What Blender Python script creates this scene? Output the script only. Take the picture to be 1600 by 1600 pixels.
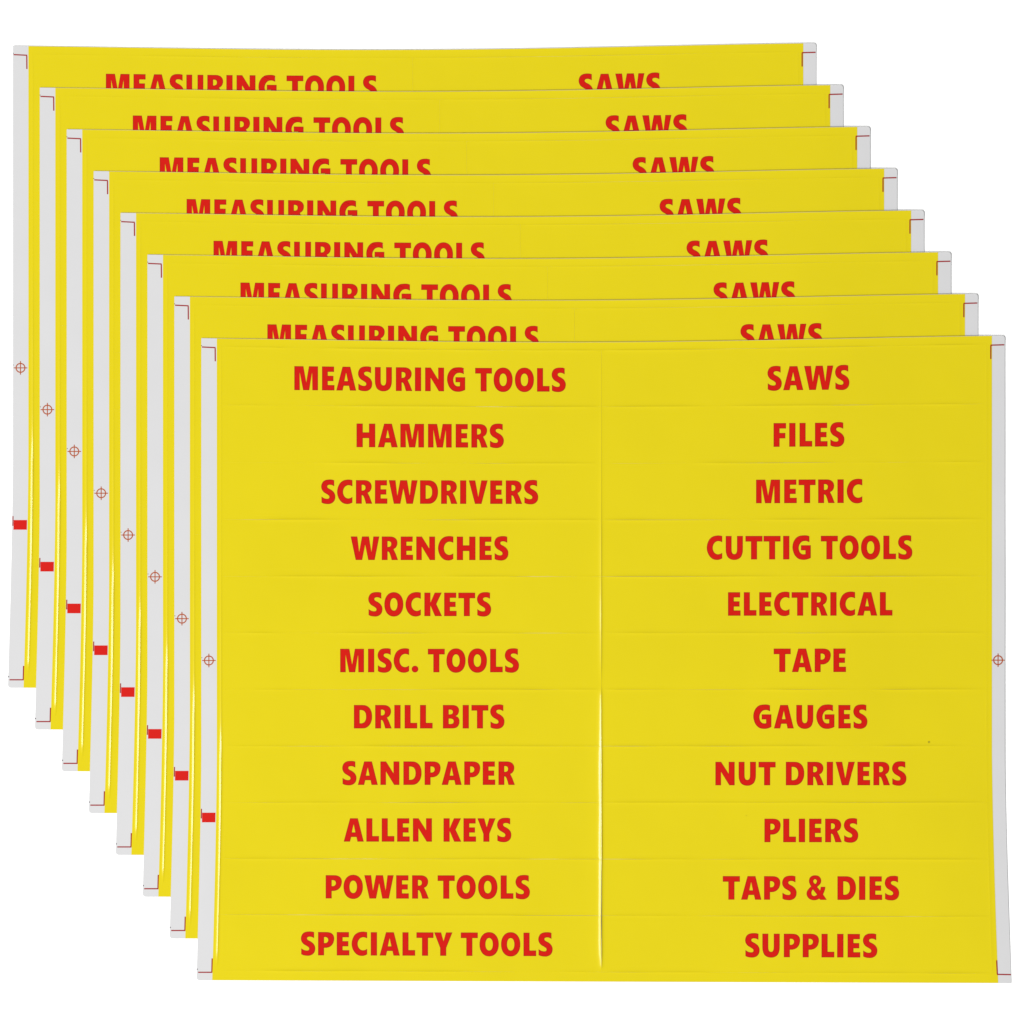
import bpy, math, random
import numpy as np
from mathutils import Vector
from mathutils.geometry import tessellate_polygon

for o in list(bpy.data.objects):
    bpy.data.objects.remove(o)
SC = bpy.context.scene
COL = SC.collection

# ------------------------------------------------------------------ camera, light, exposure
PX = 0.00025                                   # 1 photo pixel = 0.25 mm, the frame is 0.40 m wide
CAM_H = 3.0
cam_d = bpy.data.cameras.new('camera')
cam = bpy.data.objects.new('camera', cam_d)
COL.objects.link(cam)
cam.location = (0, 0, CAM_H)
cam.rotation_euler = (0, 0, 0)
cam_d.sensor_width = 36.0
cam_d.lens = 36.0 * CAM_H / (1600 * PX)
cam_d.clip_start = 0.1
cam_d.clip_end = 60
SC.camera = cam

world = bpy.data.worlds.new('World')
SC.world = world
world.use_nodes = True
bg = world.node_tree.nodes['Background']
bg.inputs[0].default_value = (1.0, 1.0, 1.0, 1)
bg.inputs[1].default_value = 0.40              # even white studio fill

def softbox(name, loc, size, power, col=(1, 1, 1)):
    d = bpy.data.lights.new(name, 'AREA')
    d.shape = 'DISK'
    d.size = size
    d.energy = power
    d.color = col
    o = bpy.data.objects.new(name, d)
    COL.objects.link(o)
    o.location = loc
    o.rotation_euler = (Vector((0, 0, 0)) - Vector(loc)).to_track_quat('-Z', 'Y').to_euler()
    return o
softbox('softbox', (-2.7, -2.3, 3.9), 1.3, 212, (1.0, 0.995, 0.985))
softbox('added_glint_light', (-3.1, -0.25, 4.0), 1.25, 116, (1.0, 0.995, 0.985))  # extra lamp without a known source, added for glints on the film ridges

SC.view_settings.view_transform = 'Standard'
SC.view_settings.look = 'None'
SC.view_settings.exposure = 0
SC.view_settings.gamma = 1
SC.view_settings.use_curve_mapping = False

# ------------------------------------------------------------------ materials
def make_mat(name, col, rough, spec=0.5, var=0.0, var_scale=60, bump=0.0, bump_scale=400, sheen_wave=0.0):
    m = bpy.data.materials.new(name)
    m.use_nodes = True
    nt = m.node_tree
    b = nt.nodes['Principled BSDF']
    b.inputs['Roughness'].default_value = rough
    b.inputs['Specular IOR Level'].default_value = spec
    b.inputs['Base Color'].default_value = (*col, 1)
    tc = nt.nodes.new('ShaderNodeTexCoord')
    if var:
        n = nt.nodes.new('ShaderNodeTexNoise')
        n.inputs['Scale'].default_value = var_scale
        n.inputs['Detail'].default_value = 5
        nt.links.new(tc.outputs['Object'], n.inputs['Vector'])
        r = nt.nodes.new('ShaderNodeMapRange')
        r.inputs['From Min'].default_value = 0.3
        r.inputs['From Max'].default_value = 0.7
        r.inputs['To Min'].default_value = 1 - var
        r.inputs['To Max'].default_value = 1 + var
        nt.links.new(n.outputs['Fac'], r.inputs['Value'])
        mx = nt.nodes.new('ShaderNodeVectorMath')
        mx.operation = 'SCALE'
        mx.inputs[0].default_value = col
        nt.links.new(r.outputs['Result'], mx.inputs['Scale'])
        nt.links.new(mx.outputs['Vector'], b.inputs['Base Color'])
    last = None
    for sc_, st, dist in ((bump_scale, bump, 0.00002), (34, sheen_wave, 0.0006)):
        if not st:
            continue
        n = nt.nodes.new('ShaderNodeTexNoise')
        n.inputs['Scale'].default_value = sc_
        n.inputs['Detail'].default_value = 2
        nt.links.new(tc.outputs['Object'], n.inputs['Vector'])
        bp = nt.nodes.new('ShaderNodeBump')
        bp.inputs['Strength'].default_value = st
        bp.inputs['Distance'].default_value = dist
        nt.links.new(n.outputs['Fac'], bp.inputs['Height'])
        if last:
            nt.links.new(last.outputs['Normal'], bp.inputs['Normal'])
        last = bp
    if last:
        nt.links.new(last.outputs['Normal'], b.inputs['Normal'])
    return m

M_BACK = make_mat('white_paper', (0.93, 0.93, 0.93), 0.9, 0.1)
M_LINER = make_mat('grey_white_liner', (0.545, 0.545, 0.552), 0.5, 0.4, var=0.012, var_scale=45, bump=0.3, bump_scale=900)
M_FILM = make_mat('yellow_film', (0.624, 0.512, 0.0010), 0.23, 0.38, var=0.012, var_scale=22, bump=0.08, bump_scale=1300, sheen_wave=0.5)
M_RED = make_mat('red_ink', (0.515, 0.0080, 0.0030), 0.34, 0.12, var=0.03, var_scale=300, bump=0.25, bump_scale=1300)
M_RIM = make_mat('red_ink_edge', (0.30, 0.0060, 0.0020), 0.35, 0.25)
M_BAR = make_mat('red_bar_ink', (0.53, 0.010, 0.006), 0.4, 0.1, var=0.02, var_scale=300)
M_CROP = make_mat('dark_red_ink', (0.27, 0.008, 0.010), 0.5, 0.2)
M_REG = make_mat('brown_red_ink', (0.36, 0.070, 0.016), 0.5, 0.2)
M_SPECK = make_mat('dark_speck_ink', (0.06, 0.04, 0.05), 0.6, 0.3)
M_DIRT = make_mat('olive_dirt', (0.16, 0.12, 0.01), 0.7, 0.2)

# ------------------------------------------------------------------ sheet geometry, in photo pixels of the front sheet
L, R, T, B = 315.0, 1570.0, 535.0, 1533.8      # sheet before it is warped
FL, FR = 339.2, 1549.8                         # yellow film
CL, CC, CR = 346.2, 939.7, 1541.3              # label columns
ROW0, PITCH, NROW = 547.6, 88.28, 11
SX, SY = 42.1, 65.28                           # step from one sheet to the next
N = 8
CX0, CY0 = 942.5, 1033.0                       # centre of the front sheet
THICK = 0.35e-3                                # step in height from sheet to sheet
LINER = 0.14e-3
FILM = 0.05e-3
TAU = 0.35

_u = np.array([0, .02, .08, .2, .3, .42, .5, .58, .72, .865, .98, 1.0])
_b = np.array([-6.5, -6, -5, -2.9, -1.4, .3, -.2, -1.4, -4.2, -7.5, -10.5, -10.6])
BOW = np.polyfit(_u, _b, 4)

def dy_field(X, Y):
    u = (X - L) / (R - L)
    v = np.clip((Y - T) / (B - T), 0, 1)
    tl = np.clip((v - .7) / .3, 0, 1)
    return np.polyval(BOW, u) * np.exp(-v / .13) + (u - .47) * 4.6 * tl * tl * (3 - 2 * tl) 

def warp(X, Y):
    """sheets are not quite square: the head is bowed and the foot flares out a little"""
    X = np.asarray(X, float); Y = np.asarray(Y, float)
    u = (X - L) / (R - L)
    s = np.clip((Y - 1170) / 360, 0, 1) ** 1.45
    dx = (-7.8 * (1 - u) ** 2 + 10.0 * u ** 2) * s
    return X + dx, Y + dy_field(X, Y)

def drape(i, px, py):
    """height of sheet i (0 = lowest) over the table: it lies on the sheets below and sags to the table past their edges"""
    a = np.stack([np.full_like(px, float(i)), (1572 - px) / SX, (1537 - py) / SY])
    m = a.min(axis=0)
    lse = m - TAU * np.log(np.exp(-(a - m) / TAU).sum(axis=0))
    k = N - 1 - i
    qx, qy = px - k * SX, py - k * SY                       # a faint waviness that runs through the whole pile
    wave = (np.sin(qx / 47 + 1.3 * np.sin(qy / 90)) + np.sin(qy / 39 + 1.1 * np.sin(qx / 110) + 2) + np.sin((qx + .6 * qy) / 83 + 1)) / 3
    return (lse + TAU * math.log(3)) * THICK + (wave + 1) * 0.07e-3

def curl(X, Y):
    """the head edge of every sheet stands up a little, more to the right"""
    u = np.clip((np.asarray(X) - L) / (R - L), 0, 1)
    a = .25 + .75 * np.clip(u / .3, 0, 1)
    return 0.30e-3 * a * np.exp(-np.maximum(np.asarray(Y) - T, 0) / 7.0)

def hsh(n, seed):
    return random.Random(int(n) * 7919 + seed * 104729).random()

def noise1(x, seed, period):
    x = np.asarray(x, float) / period
    f = np.floor(x)
    t = x - f
    t = t * t * (3 - 2 * t)
    out = np.empty_like(x)
    cache = {}
    for k in np.unique(f):
        cache[k] = (hsh(k, seed), hsh(k + 1, seed))
    for idx in np.ndindex(x.shape):
        a, b = cache[f[idx]]
        out[idx] = a + (b - a) * t[idx]
    return out

def bump01(x, a, b, c, d):
    x = np.asarray(x, float)
    return np.clip((x - a) / (b - a), 0, 1) * np.clip((d - x) / (d - c), 0, 1)

# ------------------------------------------------------------------ object helpers
def link_mesh(name, verts, faces, mat, parent, smooth=False):
    me = bpy.data.meshes.new(name)
    me.from_pydata(verts, [], faces)
    me.materials.append(mat)
    if smooth:
        me.polygons.foreach_set('use_smooth', [True] * len(me.polygons))
    me.update()
    o = bpy.data.objects.new(name, me)
    COL.objects.link(o)
    if parent:
        o.parent = parent
    return o

def to_world(px, py, z):
    return np.stack([(px - CX0) * PX, (CY0 - py) * PX, z], axis=-1)

def with_skirt(verts, faces, depth):
    """give an open sheet its edge: walls run down from every border edge"""
    cnt = {}
    for f in faces:
        for k in range(len(f)):
            a, b = f[k], f[(k + 1) % len(f)]
            key = (min(a, b), max(a, b))
            cnt[key] = None if key in cnt else (a, b)
    border = [e for e in cnt.values() if e]
    verts = [tuple(v) for v in verts]
    low, high = {}, {}                                       # own corners for the walls, so the edge stays crisp
    fs = [tuple(f) for f in faces]
    for a, b in border:
        for q in (a, b):
            if q not in low:
                x, y, z = verts[q]
                high[q] = len(verts)
                low[q] = len(verts) + 1
                verts += [(x, y, z), (x, y, z - depth)]
        fs.append((high[a], low[a], low[b], high[b]))
    return verts, fs

def lines(a, b, fine, step):
    """grid lines from a to b, close together near both ends"""
    lo = [a + d for d in fine if a + d < (a + b) / 2]
    hi = [b - d for d in fine if b - d > (a + b) / 2]
    s, e = lo[-1], hi[-1]
    n = max(1, int(round((e - s) / step)))
    mid = [s + (e - s) * k / n for k in range(1, n)]
    return np.array(lo + mid + hi[::-1])

FINE = [0, .5, 1, 1.6, 2.3, 3.2, 4.5, 6.5, 10]

def grid_faces(nx, ny, skip=None):
    fs = []
    for j in range(ny - 1):
        for k in range(nx - 1):
            if skip and skip(k, j):
                continue
            a = j * nx + k
            fs.append((a, a + nx, a + nx + 1, a + 1))     # y runs down the picture, so this winds upwards
    return fs

def ridge(d, w):
    return np.exp(-(np.maximum(d, 0) / w) ** 1.3)

# how far the film has lifted along its cuts (metres)
def lift_row(X, line, covered):
    seed = 31 + line
    n = noise1(X, seed, 95) * .6 + noise1(X, seed + 50, 31) * .4
    amp = np.clip((n - .29) * 3.0, 0.05, 1.0)
    amp = amp * bump01(X, CL, CL + 60, CR - 45, CR) * (1 - .9 * np.exp(-((X - CC) / 16) ** 2))
    return amp * (0.11e-3 if covered else 0.27e-3)

def lift_mid_left(Y, top):
    """left column's edge at the middle cut: lies flat at the head, stands up towards the foot, pinched at one place"""
    a = .10 + .55 * np.clip((Y - 620) / 330, 0, 1) + .45 * np.clip((Y - 1080) / 120, 0, 1)
    a = a * (1 - .97 * np.exp(-((Y - 1064) / 15.0) ** 2))
    a = a * bump01(Y, 547, 575, 1495, 1516)
    a = a * (.8 + .35 * noise1(Y, 5, 60))
    return a * (0.52e-3 if top else 0.14e-3)

def lift_left(Y):
    a = .16 + .30 * np.clip((Y - 850) / 250, 0, 1) + .55 * np.clip((Y - 1090) / 90, 0, 1)
    a = a * (.75 + .4 * noise1(Y, 9, 70)) * bump01(Y, 545, 580, 1492, 1507)
    return a * 0.285e-3

def mid_gap(Y):
    """the two columns have pulled apart here and the white liner shows"""
    return 1.0 * bump01(Y, 1345, 1400, 1440, 1514) ** .8 * (.75 + .4 * noise1(Y, 77, 40))

# ------------------------------------------------------------------ lettering: every glyph drawn as an outline (x, y up, 487 = cap height); third value 1 = corner
H = 487
def P(*pts):
    return [(x, y, 1) for x, y in pts]
def ell(cx, cy, rx, ry, n=40, e=2.15):
    out = []
    for k in range(n):
        t = 2 * math.pi * k / n
        c, s = math.cos(t), math.sin(t)
        out.append((cx + rx * math.copysign(abs(c) ** (2 / e), c), cy + ry * math.copysign(abs(s) ** (2 / e), s), 1))
    return out
GLYPH = {
 'A': (410, 13, 13, [P((0,0),(130,H),(289,H),(410,0),(283,0),(261,97),(152,97),(129,0)), P((166,193),(240,193),(203,365))]),
 'B': (340, 42, 24, [[(0,0,1),(0,H,1),(170,H,1),(225,484),(278,468),(315,432),(330,382),(323,328),(299,282),(260,256,1),(303,238),(330,198),(340,146),(329,82),(291,27),(235,4),(170,0,1)],
                     [(119,292,1),(119,391,1),(160,390),(192,375),(205,342),(193,308),(160,293)], [(119,92,1),(119,205,1),(170,203),(206,188),(221,148),(207,108),(170,93)]]),
 'C': (318, 22, 30, [[(316,486,1),(316,360,1),(268,377),(220,380),(166,352),(132,298),(122,243),(134,180),(170,130),(220,108),(268,114),(316,138,1),(316,23,1),(268,0),(208,-9),(128,8),(58,68),(13,158),(0,243),(13,328),(58,423),(128,478),(208,497),(268,496)]]),
 'D': (373, 42, 22, [[(0,0,1),(0,H,1),(170,H,1),(225,482),(280,460),(332,410),(364,332),(373,247),(363,160),(326,78),(270,24),(220,4),(170,0,1)],
                     [(118,106,1),(118,382,1),(160,380),(208,362),(240,315),(250,246),(241,176),(208,127),(160,107)]]),
 'E': (256, 42, 26, [P((0,0),(0,H),(248,H),(248,H-108),(119,H-108),(119,298),(235,298),(235,190),(119,190),(119,109),(256,109),(256,0))]),
 'F': (254, 42, 24, [P((0,0),(0,H),(254,H),(254,H-112),(122,H-112),(122,284),(240,284),(240,172),(122,172),(122,0))]),
 'G': (374, 22, 40, [[(345,480,1),(345,356,1),(300,376),(247,382),(190,364),(146,312),(127,247),(140,168),(175,120),(215,105),(265,108,1),(265,188,1),(174,188,1),(174,292,1),(374,292,1),(374,30,1),(318,6),(240,-9),(130,9),(50,82),(10,178),(0,248),(12,338),(58,426),(130,482),(240,498),(300,494)]]),
 'H': (387, 42, 42, [P((0,0),(0,H),(129,H),(129,306),(258,306),(258,H),(387,H),(387,0),(258,0),(258,188),(129,188),(129,0))]),
 'I': (127, 42, 42, [P((0,0),(0,H),(127,H),(127,0))]),
 'K': (363, 42, 5, [P((0,0),(0,H),(125,H),(125,280),(215,H),(358,H),(247,250),(363,0),(220,0),(125,222),(125,0))]),
 'L': (258, 42, 16, [P((0,0),(0,H),(123,H),(123,116),(258,116),(258,0))]),
 'M': (489, 42, 42, [P((0,0),(0,H),(187,H),(246,160),(303,H),(489,H),(489,0),(374,0),(367,365),(307,0),(183,0),(110,365),(113,0))]),
 'N': (390, 42, 42, [P((0,0),(0,H),(115,H),(270,240),(270,H),(390,H),(390,0),(283,0),(114,278),(114,0))]),
 'O': (392, 24, 24, [ell(196, 243, 196, 253), ell(196, 243, 75, 130)]),
 'P': (327, 42, 12, [[(0,0,1),(0,H,1),(160,H,1),(215,483),(270,464),(311,422),(327,368),(324,312),(301,242),(250,186),(185,160),(121,157,1),(121,0,1)],
                     [(121,258,1),(121,382,1),(160,381),(192,364),(207,322),(193,280),(160,259)]]),
 'R': (337, 42, 15, [[(0,0,1),(0,H,1),(160,H,1),(215,483),(275,458),(313,412),(325,352),(312,292),(283,250),(243,225,1),(285,140,1),(337,0,1),(207,0,1),(177,105),(148,166),(120,178,1),(120,0,1)],
                     [(119,272,1),(119,390,1),(155,389),(187,370),(197,333),(187,294),(155,273)]]),
 'S': (293, 28, 15, [[(268,484,1),(268,360,1),(218,384),(168,389),(134,376),(124,348),(143,320),(203,287),(255,243),(286,186),(291,132),(277,70),(238,21),(178,-6),(118,-9),(48,2),(6,22,1),(6,144,1),(58,112),(113,99),(153,106),(169,134),(159,164),(118,195),(53,236),(13,290),(0,350),(10,405),(43,459),(98,489),(168,498),(228,495)]]),
 'T': (346, 12, 12, [P((113,0),(113,H-116),(0,H-116),(0,H),(346,H),(346,H-116),(236,H-116),(236,0))]),
 'U': (350, 40, 42, [[(0,H,1),(0,230,1),(6,140),(42,48),(108,2),(175,-9),(242,2),(308,48),(344,140),(350,230,1),(350,H,1),(231,H,1),(231,220,1),(226,160),(207,122),(175,110),(143,122),(124,160),(119,220,1),(119,H,1)]]),
 'V': (389, 12, 12, [P((0,H),(132,H),(196,145),(259,H),(389,H),(262,0),(127,0))]),
 'W': (595, 6, 10, [P((0,H),(137,H),(176,165),(236,H),(379,H),(432,165),(472,H),(595,H),(498,0),(366,0),(301,318),(238,0),(104,0))]),
 'Y': (370, 5, 5, [P((0,H),(139,H),(189,302),(241,H),(370,H),(244,165),(244,0),(121,0),(121,163))]),
 '.': (136, 22, 30, [ell(68, 66, 68, 69, 28, 2.0)]),
 '&': (410, 30, 20, [[(410,0,1),(280,0,1),(258,24,1),(210,0),(135,-8),(58,20),(10,82),(2,148),(28,208),(92,278,1),(64,330),(50,384),(66,452),(112,494),(176,506),(246,490),(288,440),(297,388),(280,330),(215,265,1),(276,192,1),(290,268,1),(382,268,1),(370,200),(335,112,1)],
                     [(176,324,1),(142,362),(139,396),(172,428),(208,396),(205,362)], [(128,216,1),(100,158),(112,98),(155,76),(214,106,1)]]),
}

def outline(pts):
    n = len(pts)
    out = []
    def is_c(p):
        return len(p) > 2
    corners = [k for k in range(n) if is_c(pts[k])]
    if not corners:
        corners = [0]
    for ci, s in enumerate(corners):
        e = corners[(ci + 1) % len(corners)]
        span = [pts[(s + k) % n][:2] for k in range(((e - s) % n or n) + 1)]
        if len(span) == 2:
            out.append(span[0])
            continue
        ext = [(2 * span[0][0] - span[1][0], 2 * span[0][1] - span[1][1])] + span + [(2 * span[-1][0] - span[-2][0], 2 * span[-1][1] - span[-2][1])]
        for k in range(1, len(ext) - 2):
            p0, p1, p2, p3 = ext[k - 1:k + 3]
            d0 = max(math.dist(p0, p1), 1e-6) ** .5
            d1 = max(math.dist(p1, p2), 1e-6) ** .5
            d2 = max(math.dist(p2, p3), 1e-6) ** .5
            m1 = [(p2[c] - p1[c]) + d1 * ((p1[c] - p0[c]) / d0 - (p2[c] - p0[c]) / (d0 + d1)) for c in (0, 1)]
            m2 = [(p2[c] - p1[c]) + d1 * ((p3[c] - p2[c]) / d2 - (p3[c] - p1[c]) / (d1 + d2)) for c in (0, 1)]
            for q in range(5):
                t = q / 5
                h00 = 2 * t ** 3 - 3 * t ** 2 + 1; h10 = t ** 3 - 2 * t ** 2 + t; h01 = -2 * t ** 3 + 3 * t ** 2; h11 = t ** 3 - t ** 2
                out.append(tuple(h00 * p1[c] + h10 * m1[c] + h01 * p2[c] + h11 * m2[c] for c in (0, 1)))
    return out

def split_tris(v, f, limit):
    """cut long triangles so the ink can follow a bent sheet"""
    v = list(v)
    work = list(f)
    done = []
    mids = {}
    while work:
        t = work.pop()
        ln = [(math.dist(v[t[k]], v[t[(k + 1) % 3]]), k) for k in range(3)]
        m, k = max(ln)
        if m <= limit:
            done.append(t)
            continue
        a, b, c = t[k], t[(k + 1) % 3], t[(k + 2) % 3]
        key = (min(a, b), max(a, b))
        if key not in mids:
            mids[key] = len(v)
            v.append(((v[a][0] + v[b][0]) / 2, (v[a][1] + v[b][1]) / 2))
        q = mids[key]
        work += [(a, q, c), (q, b, c)]
    return v, done

GEO = {}
RIM = 13.0
for ch, (w, lb, rb, cons) in GLYPH.items():
    loops = [outline(c) for c in cons]
    tri = tessellate_polygon([[Vector((x, y, 0)) for x, y in lp] for lp in loops])
    flat = [p for lp in loops for p in lp]
    out = []
    for t in tri:
        a, b, c = (flat[k] for k in t)
        ar = (b[0] - a[0]) * (c[1] - a[1]) - (c[0] - a[0]) * (b[1] - a[1])
        if abs(ar) > 1e-6:
            out.append(tuple(t) if ar > 0 else (t[0], t[2], t[1]))
    v, f = split_tris(flat, out, 150)
    # a darker rim added along the outline of each letter, mimicking image sharpening
    ev, ef = [], []
    for li, lp in enumerate(loops):
        n = len(lp)
        area = sum(lp[k][0] * lp[(k + 1) % n][1] - lp[(k + 1) % n][0] * lp[k][1] for k in range(n))
        if (area > 0) != (li == 0):
            lp = lp[::-1]
        o = len(ev)
        for k in range(n):
            a, b, c = lp[k - 1], lp[k], lp[(k + 1) % n]
            d1 = (b[0] - a[0], b[1] - a[1]); d2 = (c[0] - b[0], c[1] - b[1])
            l1 = math.hypot(*d1) or 1; l2 = math.hypot(*d2) or 1
            n1 = (-d1[1] / l1, d1[0] / l1); n2 = (-d2[1] / l2, d2[0] / l2)
            mx, my = n1[0] + n2[0], n1[1] + n2[1]
            q = mx * mx + my * my
            g = min(2 / q, 1.6) if q > 1e-6 else 1
            ev += [b, (b[0] + mx * g * RIM, b[1] + my * g * RIM)]
        for k in range(n):
            k2 = (k + 1) % n
            ef.append((o + 2 * k, o + 2 * k2, o + 2 * k2 + 1, o + 2 * k + 1))
    GEO[ch] = (v, f, ev, ef)

SPACE = 155
def word_mesh(text, x0, x1, base):
    """lettering in photo pixels of the front sheet, fitted between its measured ends"""
    pen = 0
    place = []
    for k, ch in enumerate(text):
        if ch == ' ':
            pen += SPACE
            continue
        w, lb, rb, _ = GLYPH[ch]
        pen += lb
        place.append((ch, pen))
        pen += w + rb
    s0 = place[0][1]
    e0 = place[-1][1] + GLYPH[place[-1][0]][0]
    sx = (x1 - x0) / (e0 - s0)
    sy = 36.6 / H
    xc = (x0 + x1) / 2
    xs, ys, fs, es, up = [], [], [], [], []
    for ch, p in place:
        v, f, ev, ef = GEO[ch]
        o = len(xs)
        o2 = o + len(v)
        up += [0] * len(v) + [1] * len(ev)
        for x, y in list(v) + list(ev):
            xs.append(x0 + (p - s0 + x) * sx)
            ys.append(base - y * sy)
        fs += [tuple(q + o for q in t) for t in f]
        es += [tuple(q + o2 for q in t) for t in ef]
    xs = np.array(xs); ys = np.array(ys)
    ys = ys + dy_field(xs, ys) - float(dy_field(np.array(xc), np.array(base - 18)))
    return xs, ys, fs, es, np.array(up)

WORDS = [
 [('MEASURING TOOLS', 460.2, 884.0, 611.3), ('SAWS', 1198.8, 1326.8, 609.1)],
 [('HAMMERS', 557.3, 787.3, 699.2), ('FILES', 1208.3, 1319.0, 697.7)],
 [('SCREWDRIVERS', 502.2, 841.0, 787.2), ('METRIC', 1181.0, 1347.0, 786.0)],
 [('WRENCHES', 548.2, 794.4, 875.0), ('CUTTIG TOOLS', 1104.0, 1425.3, 873.9)],
 [('SOCKETS', 575.7, 767.5, 962.5), ('ELECTRICAL', 1137.2, 1394.0, 961.8)],
 [('MISC. TOOLS', 531.8, 811.0, 1050.2), ('TAPE', 1208.5, 1321.3, 1049.8)],
 [('DRILL BITS', 553.2, 788.3, 1137.9), ('GAUGES', 1176.7, 1355.0, 1137.9)],
 [('SANDPAPER', 535.0, 804.4, 1226.1), ('NUT DRIVERS', 1117.6, 1416.0, 1226.7)],
 [('ALLEN KEYS', 537.2, 799.0, 1314.9), ('PLIERS', 1194.2, 1340.8, 1315.6)],
 [('POWER TOOLS', 509.0, 828.0, 1404.0), ('TAPS & DIES', 1129.2, 1404.8, 1405.6)],
 [('SPECIALTY TOOLS', 470.3, 863.5, 1493.2), ('SUPPLIES', 1164.2, 1370.8, 1495.6)],
]
WORD_GEO = {}
RIM = 13.0
for r in range(NROW):
    for c in range(2):
        WORD_GEO[(r, c)] = word_mesh(*WORDS[r][c])

# ------------------------------------------------------------------ parts of one sheet
def build_liner(i, parent):
    xs = lines(0, 1, [0, .002, .006, .015], .02)
    ys = np.concatenate([[0, .3, .9, 1.8, 3, 4.6, 6.5, 8.5, 11, 14, 18], np.linspace(24, B - T - 24, 50), [B - T - 8, B - T - 4.6, B - T - 3, B - T - 1.8, B - T - .9, B - T - .3, B - T]])
    rad = {'tl': 1.0, 'bl': 4.6, 'tr': 4.6, 'br': 1.2}
    def inset(d, r):
        return r - math.sqrt(max(0, r * r - (r - d) ** 2)) if d < r else 0
    Xs, Ys = [], []
    for y in ys:
        l = L + inset(y, rad['tl']) + inset(B - T - y, rad['bl'])
        r = R - inset(y, rad['tr']) - inset(B - T - y, rad['br'])
        for u in xs:
            Xs.append(l + (r - l) * u)
            Ys.append(T + y)
    px, py = warp(Xs, Ys)
    v = to_world(px, py, drape(i, px, py) + curl(Xs, Ys) + LINER)
    vs, fs = with_skirt(v, grid_faces(len(xs), len(ys)), LINER)
    n = len(v)
    low = [(x, y, z - LINER) for x, y, z in v]                 # the underside
    o = len(vs)
    vs += low
    fs += [tuple(q + o for q in reversed(f)) for f in grid_faces(len(xs), len(ys))]
    return link_mesh('backing_paper', [tuple(q) for q in vs], fs, M_LINER, parent)

def build_border(i, parent):
    top = i == N - 1
    x_in = (CL, CR)
    y_in = (ROW0, ROW0 + PITCH * NROW)
    fine = [.5, 1, 1.6, 2.3, 3.2, 4.5]
    xs = [FL, FL + 1, FL + 2.2] + [CL - d for d in fine[::-1]] + [CL] + list(np.linspace(CL, CR, 62)[1:-1]) + [CR] + [CR + d for d in fine] + [FR - 2, FR]
    xs = np.array(sorted(set(xs)))
    yt, yb = T + .3, B - .3
    ys = [yt, yt + .6, yt + 1.5, yt + 2.7, yt + 4.3, yt + 6.2] + [y_in[0] - d for d in fine[::-1]] + [y_in[0]] + list(np.linspace(y_in[0], y_in[1], 200)[1:-1]) + [y_in[1]] + [y_in[1] + d for d in fine] + [yb - 5, yb - 1.5, yb]
    ys = np.array(sorted(set(ys)))
    X, Y = np.meshgrid(xs, ys)
    d_l = CL - X
    d_r = X - CR
    d_t = ROW0 - Y
    d_b = Y - y_in[1]
    z = np.zeros_like(X)
    inrow = (Y > ROW0 - 2) & (Y < y_in[1] + 2)
    z += np.where(X <= CL, lift_left(Y) * ridge(d_l, 2.2), 0)
    z += np.where((X >= CR), 0.035e-3 * (.4 + noise1(Y, 15, 80)) * ridge(d_r, 1.6) * bump01(Y, ROW0, ROW0 + 30, y_in[1] - 30, y_in[1]), 0)
    z += np.where(Y <= ROW0, lift_row(X, 0, not top) * .8 * ridge(d_t, 1.6), 0)
    z += np.where(Y >= y_in[1], lift_row(X, NROW, not top) * .8 * ridge(d_b, 1.6), 0)
    px, py = warp(X, Y)
    v = to_world(px, py, drape(i, px, py) + curl(X, Y) + LINER + FILM + z).reshape(-1, 3)
    def skip(k, j):
        xm = (xs[k] + xs[k + 1]) / 2
        ym = (ys[j] + ys[j + 1]) / 2
        return x_in[0] < xm < x_in[1] and y_in[0] < ym < y_in[1]
    vs, fs = with_skirt(v, grid_faces(len(xs), len(ys), skip), FILM * .9)
    used = sorted({q for f in fs for q in f})
    re = {q: k for k, q in enumerate(used)}
    return link_mesh('film_border', [tuple(vs[q]) for q in used], [tuple(re[q] for q in f) for f in fs], M_FILM, parent, True)

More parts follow.
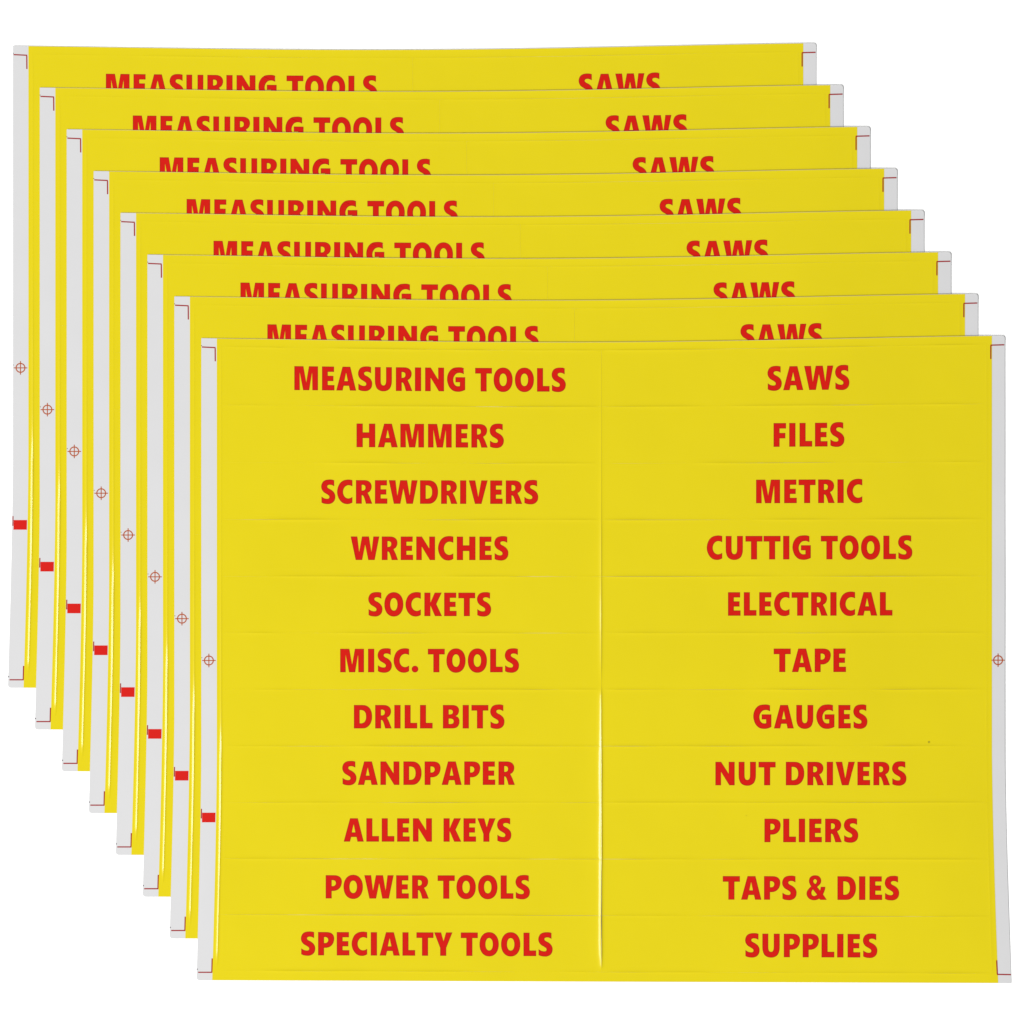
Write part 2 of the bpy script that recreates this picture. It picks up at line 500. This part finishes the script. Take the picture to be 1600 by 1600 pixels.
def build_label(i, r, c, parent):
    top = i == N - 1
    a, b = (CL, CC) if c == 0 else (CC, CR)
    y0, y1 = ROW0 + PITCH * r, ROW0 + PITCH * (r + 1)
    xs = lines(a, b, FINE, 20)
    ys = lines(y0, y1, FINE, 16)
    X, Y = np.meshgrid(xs, ys)
    d_l, d_r, d_t, d_b = X - a, b - X, Y - y0, y1 - Y
    z = lift_row(X, r, not top) * ridge(d_t, 2.1) + lift_row(X, r + 1, not top) * ridge(d_b, 2.1)
    if c == 0:
        z = z + lift_left(Y) * .8 * ridge(d_l, 1.2) + lift_mid_left(Y, top) * ridge(d_r, 4.0)
    else:
        z = z + lift_mid_left(Y, top) * .55 * ridge(d_l, 1.6) + 0.03e-3 * (.4 + noise1(Y, 15, 80)) * ridge(d_r, 1.6)
    # open the cuts a hair; the middle one gapes near the foot of the sheet
    X2, Y2 = X.copy(), Y.copy()
    hair = .05
    near = lambda d: np.clip(1 - d / 5.0, 0, 1)
    gap = mid_gap(Y)
    if c == 0:
        X2 -= near(d_r) * (hair + gap * .85)
        X2 += near(d_l) * .03
    else:
        X2 += near(d_l) * (hair + gap * .15)
        X2 -= near(d_r) * .03
    fade = bump01(X, CL, CL + 60, CR - 60, CR)
    g0 = .01 + .16 * fade * np.clip(noise1(X, 131 + r, 70) * 2 - .9, 0, 1)
    g1 = .01 + .16 * fade * np.clip(noise1(X, 132 + r, 70) * 2 - .9, 0, 1)
    Y2 += near(d_t) * g0
    Y2 -= near(d_b) * g1
    px, py = warp(X2, Y2)
    v = to_world(px, py, drape(i, px, py) + curl(X, Y) + LINER + FILM + z).reshape(-1, 3)
    vs, fs = with_skirt(v, grid_faces(len(xs), len(ys)), FILM * .9)
    o = link_mesh('label', [tuple(q) for q in vs], fs, M_FILM, parent, True)
    text = WORDS[r][c][0]
    o['label'] = 'yellow label reading %s in red capitals' % text
    wx, wy, wf, we, up = WORD_GEO[(r, c)]
    wv = to_world(wx, wy, drape(i, wx, wy) + LINER + FILM + 0.020e-3 + up * 0.008e-3)
    w = link_mesh('lettering', [tuple(q) for q in wv], wf + we, M_RED, o, True)
    w.data.materials.append(M_RIM)
    for k in range(len(wf), len(w.data.polygons)):
        w.data.polygons[k].material_index = 1
    return o

def flat_mark(i, name, polys, mat, parent, level):
    vs, fs = [], []
    for poly in polys:
        p = np.array(poly, float)
        px, py = p[:, 0], p[:, 1]
        z = drape(i, px, py) + curl(px, py - dy_field(px, py)) + level
        w = to_world(px, py, z)
        ar = sum(w[k][0] * w[(k + 1) % len(w)][1] - w[(k + 1) % len(w)][0] * w[k][1] for k in range(len(w)))
        o = len(vs)
        vs += [tuple(q) for q in w]
        idx = list(range(o, o + len(w)))
        fs.append(tuple(idx if ar > 0 else idx[::-1]))
    return link_mesh(name, vs, fs, mat, parent)

def bar(x0, y0, x1, y1, w):
    dx, dy = x1 - x0, y1 - y0
    l = math.hypot(dx, dy)
    nx, ny = -dy / l * w / 2, dx / l * w / 2
    return [(x0 + nx, y0 + ny), (x1 + nx, y1 + ny), (x1 - nx, y1 - ny), (x0 - nx, y0 - ny)]

def ring(cx, cy, r, w, n=36):
    out = []
    for k in range(n):
        a0, a1 = 2 * math.pi * k / n, 2 * math.pi * (k + 1) / n
        out.append([(cx + rr * math.cos(a), cy + rr * math.sin(a)) for rr, a in ((r - w / 2, a0), (r + w / 2, a0), (r + w / 2, a1), (r - w / 2, a1))])
    return out

def disc(cx, cy, rx, ry, n=14):
    return [(cx + rx * math.cos(2 * math.pi * k / n), cy + ry * math.sin(2 * math.pi * k / n)) for k in range(n)]

def build_marks(i, parent):
    ink = LINER + 0.020e-3
    on_film = LINER + FILM + 0.020e-3
    flat_mark(i, 'corner_mark', [bar(316, 542.4, 337.2, 543.4, 1.9), bar(336.6, 544.0, 336.8, 564.8, 1.9)], M_CROP, parent, ink)
    flat_mark(i, 'corner_mark', [bar(1547.4, 539.4, 1569.0, 538.8, 1.9), bar(1548.0, 540.0, 1548.0, 561.0, 1.9)], M_CROP, parent, on_film)
    flat_mark(i, 'corner_mark', [bar(309.6, 1519.1, 331.8, 1519.1, 1.9), bar(331.6, 1497.4, 331.1, 1518.4, 1.9)], M_CROP, parent, ink)
    flat_mark(i, 'corner_mark', [bar(1557.6, 1522.4, 1579.4, 1522.8, 1.9), bar(1557.2, 1500.4, 1558.2, 1521.8, 1.9)], M_CROP, parent, on_film)
    for cx, cy, ar in ((326.8, 1031.8, 10.6), (1559.3, 1031.5, 10.4)):
        w = 1.5
        q = 6.9
        polys = ring(cx, cy, q, 1.75)
        polys += [bar(cx - ar, cy, cx - q - w / 2, cy, w), bar(cx + q + w / 2, cy, cx + ar, cy, w), bar(cx - q + w / 2, cy, cx + q - w / 2, cy, w)]
        polys += [bar(cx, cy - ar, cx, cy - q - w / 2, w), bar(cx, cy + q + w / 2, cx, cy + ar, w), bar(cx, cy - q + w / 2, cx, cy - w / 2, w), bar(cx, cy + w / 2, cx, cy + q - w / 2, w)]
        flat_mark(i, 'registration_mark', polys, M_REG, parent, ink if cx < 900 else on_film)
    flat_mark(i, 'colour_bar', [[(316.1, 1269.5), (337.0, 1269.5), (336.7, 1284.6), (315.8, 1284.6)]], M_BAR, parent, ink)
    flat_mark(i, 'edge_tick', [bar(315.1, 1263.4, 314.8, 1278.6, 1.7)], M_CROP, parent, ink)
    for cx, cy, r in ((308.2, 1514.3, .95), (315.9, 1027.4, .65), (315.4, 540.4, .7)):
        flat_mark(i, 'ink_speck', [disc(cx, cy, r, r)], M_SPECK, parent, ink)
    for cx, cy, rx, ry in ((1451.2, 1159.2, 1.1, 1.7), (1166, 1274, .8, .4)):
        flat_mark(i, 'dirt_speck', [disc(cx, cy, rx, ry)], M_DIRT, parent, on_film)

# ------------------------------------------------------------------ the white surface and the fan of sheets
surf = link_mesh('backdrop', [(-2.5, -2.5, 0), (2.5, -2.5, 0), (2.5, 2.5, 0), (-2.5, 2.5, 0)], [(0, 1, 2, 3)], M_BACK, None)
surf['kind'] = 'structure'
surf['label'] = 'plain white surface under the fanned sheets'

SHEET_LABELS = [
 'rearmost yellow label sheet, highest up and furthest left in the fan',
 'yellow label sheet lying directly on the rearmost sheet of the fan',
 'third yellow label sheet counted from the rearmost one in the fan',
 'fourth yellow label sheet counted from the rearmost one in the fan',
 'fourth yellow label sheet counted from the fully visible front one',
 'third yellow label sheet counted from the fully visible front one',
 'yellow label sheet directly beneath the fully visible front sheet',
 'front yellow label sheet, topmost of the fan, with all its tool names uncovered',
]
for i in range(N):
    e = bpy.data.objects.new('label_sheet', None)
    COL.objects.link(e)
    e.empty_display_size = 0.02
    k = N - 1 - i
    e.location = ((CX0 - 800 - k * SX) * PX, (800 - CY0 + k * SY) * PX, 0)
    e['label'] = SHEET_LABELS[i]
    e['category'] = 'label sheet'
    e['group'] = 'fanned yellow tool label sheets'
    build_liner(i, e)
    build_border(i, e)
    for r in range(NROW):
        for c in range(2):
            build_label(i, r, c, e)
    build_marks(i, e)
